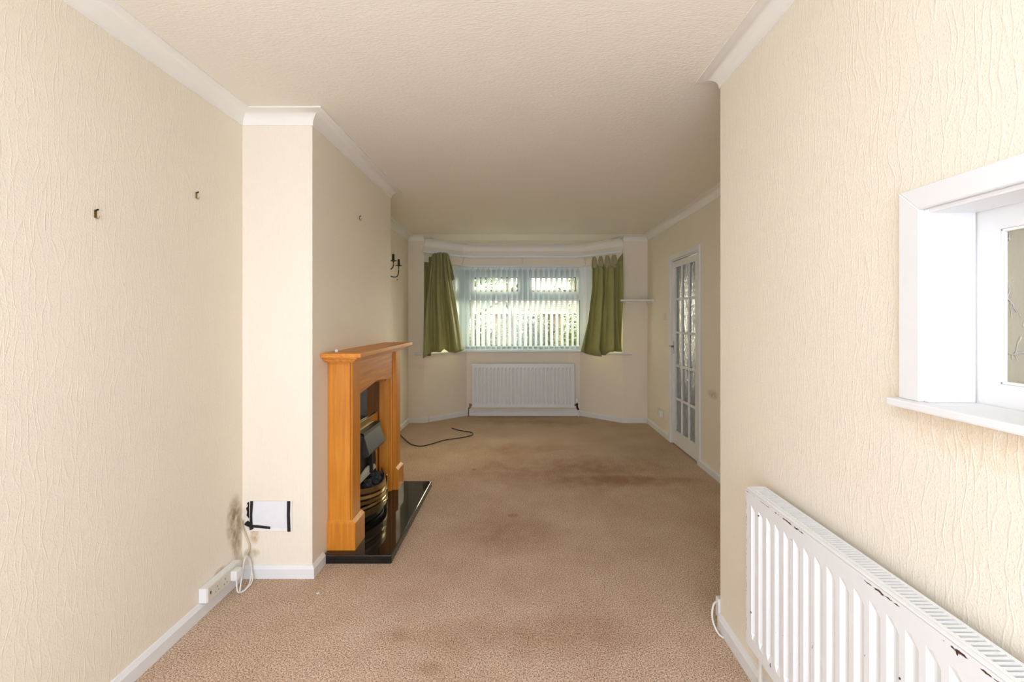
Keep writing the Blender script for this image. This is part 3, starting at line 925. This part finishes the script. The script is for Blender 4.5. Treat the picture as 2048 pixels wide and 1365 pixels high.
sheet('side_fold', lc, 'green_dark', [(0, lerp_row(848, 868, 514, 6.26, 6.30, 4)), (.35, lerp_row(849, 862, 575, 6.26, 6.28, 4)), (1, lerp_row(847, 862, 712, 6.20, 6.24, 4))],
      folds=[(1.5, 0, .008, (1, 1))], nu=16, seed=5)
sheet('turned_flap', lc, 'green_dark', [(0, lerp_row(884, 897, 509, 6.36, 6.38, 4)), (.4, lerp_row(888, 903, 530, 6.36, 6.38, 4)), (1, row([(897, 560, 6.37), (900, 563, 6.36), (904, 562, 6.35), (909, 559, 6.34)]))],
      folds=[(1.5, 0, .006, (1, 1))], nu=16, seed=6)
rc = thing('right_curtain', 'olive green curtain on the right of the bay window with drooping pinned heading', 'curtain', (1.1, 6.25, .9))
hem = [(1159, 703, 6.47), (1168, 706, 6.44), (1180, 710, 6.40), (1190, 712, 6.36), (1199, 713, 6.32), (1205, 711, 6.29), (1212, 711, 6.27), (1218, 704, 6.24), (1226, 703, 6.20), (1236, 704, 6.16), (1245, 704, 6.12)]
head = [(1183, 530, 6.42), (1188, 534, 6.40), (1193, 528, 6.38), (1199, 534, 6.34), (1204, 535, 6.32), (1208, 528, 6.29), (1213, 534, 6.26), (1219, 532, 6.22), (1226, 532, 6.19), (1233, 528, 6.16), (1243, 507, 6.11)]
sheet('drape', rc, 'green', [(0, row(head)), (.05, lerp_row(1184, 1243, lambda t: 540-4*t, 6.41, 6.11, 11)), (.25, lerp_row(1183, 1244, 575, 6.41, 6.11, 11)),
                             (.6, lerp_row(1173, 1244, 640, 6.43, 6.10, 11)), (.95, lerp_row(1160, 1244, 698, 6.46, 6.11, 11)), (1, row(hem))],
      folds=[(2.8, 2.2, .050, (.5, 1.1)), (5.7, .9, .024, (.8, .9)), (10, .3, .012, (1.0, -.1))], nu=100, seed=11)
for x0, x1 in ((1183, 1194), (1196, 1207), (1209, 1221), (1222, 1235)):
    sheet('heading_tape', rc, 'lining', [(0, lerp_row(x0+2, x1-3, 514-(x0-1183)*.1, 6.40-(x0-1183)*.005, 6.38-(x0-1183)*.005, 5)),
                                         (.5, lerp_row(x0, x1, 523-(x0-1183)*.08, 6.375-(x0-1183)*.005, 6.36-(x0-1183)*.005, 5)),
                                         (1, row([(x0, 531, 6.385-(x0-1183)*.005), (x0+3, 535, 6.38-(x0-1183)*.005), (x0+6, 537, 6.37-(x0-1183)*.005), (x1-2, 535, 6.365-(x0-1183)*.005), (x1, 530, 6.36-(x0-1183)*.005)]))],
          folds=[(1.5, 1, .006, (1, 1))], nu=14, seed=x0)

# ------------------------------------------------------------ corner shelf, sconce, hooks
sh = thing('corner_shelf', 'small white shelf in the corner right of the green curtain', 'shelf', (1.5, 6.1, 1.61))
obj('board', prism(bmesh.new(), [(1.285, 5.92), (XR-.001, 5.92), (XR-.001, YW-.001), (1.39, YW-.001), (1.385, 6.02), (1.285, 5.99)], 1.612, 1.632), M['white'], sh)
obj('batten', box(newbox(1.40, XR-.02, YW-.02, YW-.001, 1.582, 1.612), XR-.02, XR-.001, 5.93, YW-.001, 1.582, 1.612), M['cove'], sh)

sx, sy, sz = XL+.001, 5.02, 1.98
so = thing('wall_sconce', 'wrought iron two arm candle sconce behind the chimney breast', 'wall light', (sx, sy, sz))
obj('backplate', lathe(bmesh.new(), (sx, sy, sz-.03), [(.045, 0), (.045, .006), (.03, .014), (.01, .022)], 'x', 18), M['iron'], so, smooth=True)
for y1, x1 in ((5.055, -1.37), (5.30, -1.375)):
    bm = bmesh.new()
    mx_ = (sy+y1)/2
    if y1 < 5.1: pts = [(sx+.02, sy-.005, sz-.03), (sx+.05, sy-.01, sz-.07), (sx+.10, sy+.005, sz-.06), (x1, y1-.003, sz-.025), (x1, y1, sz+.03)]
    else: pts = [(sx+.02, sy+.01, sz-.05), (sx+.05, sy+.07, sz-.11), (sx+.09, sy+.15, sz-.13), (x1, y1-.06, sz-.115), (x1, y1-.005, sz-.06), (x1, y1, sz+.005)]
    arm = obj('arm', tube(bmesh.new(), spline(pts, 6), .0055, 8), M['iron'], so, smooth=True)
    zt = pts[-1][2]
    obj('drip_tray', lathe(bmesh.new(), (x1, y1, zt), [(.008, -.004), (.036, .004), (.038, .008), (.012, .006)], 'z', 18), M['iron'], arm, smooth=True)
    obj('candle_tube', lathe(bmesh.new(), (x1, y1, zt), [(.013, .006), (.013, .075), (.009, .078)], 'z', 14), M['iron'], arm, smooth=True)

def hook(x, y, z, lab):
    o = thing('picture_hook', lab, 'hook', (x, y, z))
    bm = newbox(x, x+.003, y-.005, y+.005, z-.012, z+.016, bev=.001)
    tube(bm, [(x+.002, y, z-.010), (x+.012, y, z-.016), (x+.015, y, z-.004)], .002, 6)
    obj('hook_plate', bm, M['brass_old'], o)
    obj('nail', tube(bmesh.new(), [(x, y, z+.012), (x+.012, y, z+.018)], .003, 8), M['iron'], o)
    return o
g_ = 'small brass picture hooks left in the walls'
hook(XL, 1.639, 1.755, 'tarnished brass picture hook nearest the camera on the left wall')
hook(XL, 2.150, 1.955, 'paler picture hook higher up near the alcove corner of the left wall')
hook(XC, 3.245, 2.085, 'picture hook on the chimney breast above the mantel shelf')
nl = obj('wall_nail', tube(bmesh.new(), [(XL, 5.65, 1.86), (XL+.015, 5.65, 1.862)], .005, 8), M['brass_old'])
tag(nl, 'small rusty nail below the iron sconce', 'nail')

# ------------------------------------------------------------ switch, sockets, cables
sw = thing('light_switch', 'white light switch beside the glazed door', 'switch', (XR, 5.47, 1.41))
obj('plate', newbox(XR-.009, XR, 5.43, 5.515, 1.367, 1.453, bev=.003), M['yellowed'], sw)
obj('rocker', newbox(XR-.013, XR-.009, 5.463, 5.482, 1.39, 1.43, bev=.002), M['plastic'], sw)
so2 = thing('wall_socket', 'white wall socket low on the right wall before the door', 'socket', (XR, 5.65, .26))
obj('plate', newbox(XR-.010, XR, 5.50, 5.75, .215, .301, bev=.003), M['yellowed'], so2)
ad = obj('plug_adapter', newbox(XR-.055, XR-.011, 5.52, 5.575, .222, .292, bev=.006), M['plastic'])
tag(ad, 'white plug pushed in the low socket beside the glazed door', 'plug')

st = thing('socket_strip', 'long white surface socket box above the skirting of the left wall', 'socket', (XL, 2.3, .06))
bx0, bx1 = XL+.001, XL+.038
bm = newbox(bx0, bx1, 2.165, 2.43, .069, .136, bev=.003)
obj('back_box', bm, M['plastic'], st)
obj('face_plate', newbox(bx1, bx1+.006, 2.168, 2.428, .070, .135, bev=.002), M['yellowed'], st)
bm = bmesh.new()
for y, z, a, b in [(2.186, .108, .006, .014), (2.232, .112, .003, .009), (2.222, .090, .003, .005), (2.245, .09, .003, .005), (2.293, .112, .003, .009), (2.285, .09, .003, .005), (2.308, .09, .003, .005), (2.34, .118, .003, .006)]:
    box(bm, bx1+.0055, bx1+.0066, y-a/2, y+a/2, z-b/2, z+b/2)
obj('pin_slots', bm, M['dark'], st)
pl = thing('mains_plug', 'white mains plug in the socket box by the alcove corner', 'plug', (bx1+.006, 2.36, .09))
obj('plug_body', newbox(bx1+.0065, bx1+.040, 2.330, 2.378, .078, .128, bev=.007), M['plastic'], pl)
obj('plug_collar', tube(bmesh.new(), [(bx1+.025, 2.352, .080), (bx1+.027, 2.352, .066)], [.008, .006], 8), M['cable_white'], pl)
# white cable: from the plug, two loops on the floor, then up the corner to the hole by the vent
lp = spline([(bx1+.027, 2.352, .066), (bx1+.035, 2.345, .02), (bx1+.045, 2.37, .006), (bx1+.045, 2.43, .012), (bx1+.030, 2.475, .06), (bx1+.015, 2.48, .12), (bx1+.018, 2.44, .14), (bx1+.028, 2.40, .10), (bx1+.036, 2.37, .04), (bx1+.040, 2.36, .007), (bx1+.052, 2.39, .006), (bx1+.050, 2.45, .018), (bx1+.020, 2.482, .075), (XL+.035, 2.492, .13)], 8)
tag(obj('white_flex', tube(bmesh.new(), lp, .0036, 8), M['cable_white'], smooth=True), 'white looped flex hanging from the plug in the alcove corner', 'cable')
cp = spline([(XL+.035, 2.492, .13), (XL+.045, 2.498, .17), (XL+.032, 2.500, .21), (XL+.012, 2.500, .26), (XL+.006, 2.495, .29), (XL+.012, 2.49, .315)], 8)
tag(obj('aerial_cable', tube(bmesh.new(), cp, .0045, 8), M['cable_old'], smooth=True), 'yellowed cable running down the corner from the hole beside the vent cover', 'cable')

v = thing('vent_cover', 'white card taped over the vent with black tape beside the fireplace', 'vent cover', (-1.34, YN, .33))
Y0 = YN-.001
obj('backing_frame', newbox(-1.450, -1.222, Y0-.006, Y0, .250, .412, bev=.002), M['cove'], v)
obj('card', newbox(-1.435, -1.232, Y0-.009, Y0-.006, .268, .412), M['paperwhite'], v)
def tp(poly):
    obj('tape_strip', prism(bmesh.new(), poly, Y0-.0115, Y0-.0095, 'y'), M['tape'], v)
tp([(-1.442, .413), (-1.426, .413), (-1.431, .34), (-1.429, .262), (-1.445, .258), (-1.444, .33)])
tp([(-1.245, .413), (-1.228, .413), (-1.230, .34), (-1.227, .250), (-1.243, .250), (-1.246, .33)])
tp([(-1.437, .288), (-1.395, .284), (-1.335, .277), (-1.335, .264), (-1.395, .270), (-1.43, .272)])
bm = prism(bmesh.new(), [(-1.452, .408), (-1.463, .400), (-1.458, .385), (-1.468, .372), (-1.462, .352), (-1.466, .335), (-1.456, .322), (-1.452, .318)], Y0-.004, Y0, 'y')
prism(bm, [(-1.447, .300), (-1.462, .304), (-1.474, .290), (-1.464, .282), (-1.448, .276), (-1.44, .262), (-1.425, .266), (-1.428, .280)], Y0-.0125, Y0, 'y')
ho = obj('broken_plaster_hole', bm, M['dark'])
tag(ho, 'dark ragged hole in the plaster left of the taped vent cover', 'hole')

cb = spline([tuple(at(px, py, EYE*FPX/(py-CY)))[:2] + (.007,) for px, py in [(801, 872), (806, 877), (816, 886), (827, 892), (843, 894), (862, 890), (889, 882), (917, 878), (933, 875), (944, 872), (945, 868), (941, 866), (928, 864), (917, 862), (904, 858)]], 6)
tag(obj('floor_cable', tube(bmesh.new(), cb, .0055, 8), M['cable_black'], smooth=True), 'black cable lying in a loop on the carpet beyond the fireplace', 'cable')

bxx = obj('cable_outlet_box', newbox(XN-.008, XN+.06, YR+.002, YR+.035, .04, .125, bev=.004), M['plastic'])
tag(bxx, 'white outlet box at the foot of the hatch wall end', 'socket')
wc = spline([(XN-.005, YR+.015, .112), (XN-.03, YR-.005, .112), (XN-.045, YR-.02, .085), (XN-.045, YR-.03, .045), (XN-.033, YR-.055, .012), (XN-.018, YR-.075, .005)], 8)
tag(obj('outlet_cable', tube(bmesh.new(), wc, .0042, 8), M['cable_white'], smooth=True), 'short white cable curving from the outlet box to the carpet edge', 'cable')
sp = obj('paper_scrap', prism(bmesh.new(), [(-1.03, 2.36), (-1.02, 2.352), (-1.012, 2.358), (-1.018, 2.368)], .001, .004), M['paperwhite'])
tag(sp, 'tiny white scrap on the carpet near the vent cover', 'scrap')

# ------------------------------------------------------------ garden seen through the bay
gz = -.25
def ground_mat():
    t = NT('garden_ground'); p = t.pos()
    c = t.ramp(t.noise(p, 3, 5), [(.35, (.01, .013, .007, 1)), (.55, (.018, .021, .012, 1)), (.7, (.026, .024, .02, 1))])
    t.set(Base_Color=c, Roughness=.9); t.bump(t.noise(p, 60, 3), .6, .02); return t.m
struct('ground', newbox(-30, 30, 7.0, 60, gz-.2, gz), ground_mat())
def leafmat(name, a, b):
    t = NT(name); p = t.pos()
    t.set(Base_Color=t.mix(t.noise(p, 18, 2), a, b), Roughness=.5)
    tr = t.new('ShaderNodeBsdfTranslucent'); tr.inputs[0].default_value = b
    mx = t.new('ShaderNodeMixShader'); mx.inputs[0].default_value = .35
    t.link(t.b.outputs[0], mx.inputs[1]); t.link(tr.outputs[0], mx.inputs[2]); t.link(mx.outputs[0], t.n['Material Output'].inputs[0])
    return t.m
LG = leafmat('fresh_green_leaves', (.012, .024, .005, 1), (.055, .085, .026, 1))
LD = leafmat('dark_green_leaves', (.001, .002, .001, 1), (.007, .012, .007, 1))
LP = leafmat('pale_green_leaves', (.008, .012, .006, 1), (.036, .044, .028, 1))
BARK = plain('bark', (.03, .025, .02, 1), .9, scale=20, var=.2, bump=.8)
def leaves(bm, c, r, n, size):
    for _ in range(n):
        d = Vector((random.gauss(0, 1), random.gauss(0, 1), random.gauss(0, 1))).normalized()
        k = random.random()**.35
        p = Vector((c[0]+d.x*r[0]*k, c[1]+d.y*r[1]*k, c[2]+d.z*r[2]*k))
        if p.z < gz+.02: continue
        s_ = size*random.uniform(.6, 1.3)
        a = Vector((random.gauss(0, 1), random.gauss(0, 1), random.gauss(0, .6))).normalized(); b = a.cross(d)
        if b.length < .1: continue
        b.normalize()
        q = [p-a*s_, p-b*s_*.45+a*s_*.1, p+a*s_, p+b*s_*.45+a*s_*.1]
        bm.faces.new([bm.verts.new(v_) for v_ in q])
def shrub(x, y, rx, rz, mat, n, size, lab, name='garden_shrub'):
    e = thing(name, lab, 'shrub', (x, y, gz))
    bm = bmesh.new()
    for i in range(5):
        leaves(bm, (x+random.uniform(-.4, .4)*rx, y+random.uniform(-.3, .3)*rx, gz+rz*random.uniform(.45, .62)*1.0), (rx*.7, rx*.6, rz*.55), n//5, size)
    fo = obj('foliage', bm, mat, e); fo['kind'] = 'stuff'
    bm = bmesh.new()
    for i in range(4):
        a = random.uniform(0, 6.28)
        tube(bm, [(x, y, gz), (x+.2*rx*math.cos(a), y+.2*rx*math.sin(a), gz+rz*.5), (x+.45*rx*math.cos(a), y+.45*rx*math.sin(a), gz+rz*.85)], [.03, .02, .008], 6)
    obj('stems', bm, BARK, e)
    return e
shrub(-1.5, 10.0, .55, 2.0, LD, 2600, .045, 'dark green shrub at the left end of the window view')
shrub(-.95, 11.8, .62, 1.65, LP, 2400, .045, 'pale green shrub left of the middle of the window view')
shrub(.50, 12.2, .66, 1.6, LD, 2600, .045, 'rounded dark shrub in the middle of the window view')
shrub(1.15, 10.2, .55, 1.75, LG, 2400, .045, 'bright green shrub at the right end of the window view')
shrub(2.1, 12.2, .8, 1.6, LG, 2000, .05, 'tall bright shrub behind the right curtain')
shrub(-2.9, 12.2, .9, 1.8, LD, 2000, .05, 'tall dark shrub behind the left curtain')
shrub(0.1, 15.5, 1.5, 1.9, LP, 3000, .05, 'wide pale hedge in front of the brick house', 'hedge')
def tree(x, y, h, cr, mat, n, lab, th=.09):
    e = thing('garden_tree', lab, 'tree', (x, y, gz))
    bm = bmesh.new()
    tube(bm, spline([(x, y, gz), (x+.08, y, gz+h*.3), (x-.05, y, gz+h*.6), (x+.05, y, gz+h*.95)], 4), [th*(1-.045*i) for i in range(13)], 8)
    obj('trunk', bm, BARK, e)
    for i in range(6):
        a = random.uniform(0, 6.28); z = gz+h*random.uniform(.4, .75)
        obj('branch', tube(bmesh.new(), spline([(x, y, z), (x+.5*cr*math.cos(a), y+.5*cr*math.sin(a), z+.3*cr), (x+.95*cr*math.cos(a), y+.9*cr*math.sin(a), z+.5*cr)], 3), [.05-.006*k for k in range(7)], 6), BARK, e)
    bm = bmesh.new()
    for i in range(7):
        a = random.uniform(0, 6.28)
        leaves(bm, (x+.6*cr*math.cos(a), y+.6*cr*math.sin(a), gz+h*random.uniform(.62, .98)), (cr*.55, cr*.55, cr*.45), n//7, .06)
    fo = obj('crown', bm, mat, e); fo['kind'] = 'stuff'
tree(-1.35, 13.0, 4.0, 1.1, LG, 2600, 'leafy tree seen in the left top light of the window')
tree(2.0, 13.5, 3.9, 1.2, LG, 3000, 'leafy tree seen in the right top light of the window')
tree(-.25, 10.6, 4.4, .4, LD, 500, 'slim trunked sparse tree near the middle of the window view', .05)

# brick house across the road
hx0, hx1, hyf = -3.8, 5.2, 27.0
he = thing('brick_house', 'pale red brick house with tiled roof across the road', 'house', (.7, hyf, gz))
def brick_mat():
    t = NT('red_brick'); p = t.pos(); x, y, z = sep(t, p)
    b_ = t.new('ShaderNodeTexBrick'); t.link(comb(t, x, z, 0.0), b_.inputs['Vector'])
    b_.inputs['Scale'].default_value = 4.4; b_.inputs['Color1'].default_value = (.060, .036, .034, 1); b_.inputs['Color2'].default_value = (.070, .046, .043, 1)
    b_.inputs['Mortar'].default_value = (.07, .065, .062, 1); b_.inputs['Mortar Size'].default_value = .02
    t.set(Base_Color=b_.outputs[0], Roughness=.85); return t.m
BR = brick_mat(); TL = plain('clay_roof_tile', (.060, .040, .040, 1), .8, var=.1, scale=14)
bm = bmesh.new()
wins = [(-2.9, -1.5), (-.6, .9), (2.4, 4.0)]
zz0, zz1 = gz, 1.75
xs = [hx0] + [q for w_ in wins for q in w_] + [hx1]
for i in range(0, len(xs), 2): box(bm, xs[i], xs[i+1], hyf, hyf+.25, zz0, zz1)
for a, b in wins: box(bm, a, b, hyf, hyf+.25, zz0, .55); box(bm, a, b, hyf, hyf+.25, 1.6, zz1)
box(bm, hx0, hx0+.25, hyf+.25, hyf+6, zz0, zz1); box(bm, hx1-.25, hx1, hyf+.25, hyf+6, zz0, zz1)
obj('wall', bm, BR, he)
for a, b in wins:
    bm = bmesh.new()
    for q in [(a, b, .55, .62), (a, b, 1.53, 1.6), (a, a+.07, .62, 1.53), (b-.07, b, .62, 1.53), ((a+b)/2-.03, (a+b)/2+.03, .62, 1.53)]: box(bm, q[0], q[1], hyf+.05, hyf+.12, q[2], q[3])
    wf = obj('window', bm, M['upvc'], he)
    obj('pane', newbox(a+.07, b-.07, hyf+.08, hyf+.09, .62, 1.53), plain('far_pane', srgb(120, 130, 138), .1), wf)
# roof in overlapping courses of tiles
courses = 12
bm = bmesh.new()
for k in range(courses):
    y0 = hyf-.3+k*.26; z0 = 1.72+k*.125
    vs_ = [bm.verts.new(v_) for v_ in [(hx0-.3, y0, z0+.03), (hx1+.3, y0, z0+.03), (hx1+.3, y0+.30, z0+.145), (hx0-.3, y0+.30, z0+.145), (hx0-.3, y0, z0), (hx1+.3, y0, z0)]]
    bm.faces.new(vs_[:4]); bm.faces.new((vs_[4], vs_[5], vs_[1], vs_[0]))
obj('roof', bm, TL, he)
obj('rear_roof', prism(bmesh.new(), [(hyf+2.85, 3.2), (hyf+6.2, 1.72), (hyf+6.2, 1.66), (hyf+2.85, 3.14)], hx0-.3, hx1+.3, 'x'), TL, he)
obj('ridge', newbox(hx0-.3, hx1+.3, hyf+2.75, hyf+2.95, 3.17, 3.26, bev=.03), TL, he)
obj('chimney', newbox(3.2, 3.9, hyf+2.5, hyf+3.2, 3.0, 4.1), BR, he)
obj('gutter', tube(bmesh.new(), [(hx0-.3, hyf-.33, 1.70), (hx1+.3, hyf-.33, 1.70)], .05, 8), M['upvc'], he)
print('OBJECTS', len(bpy.data.objects))
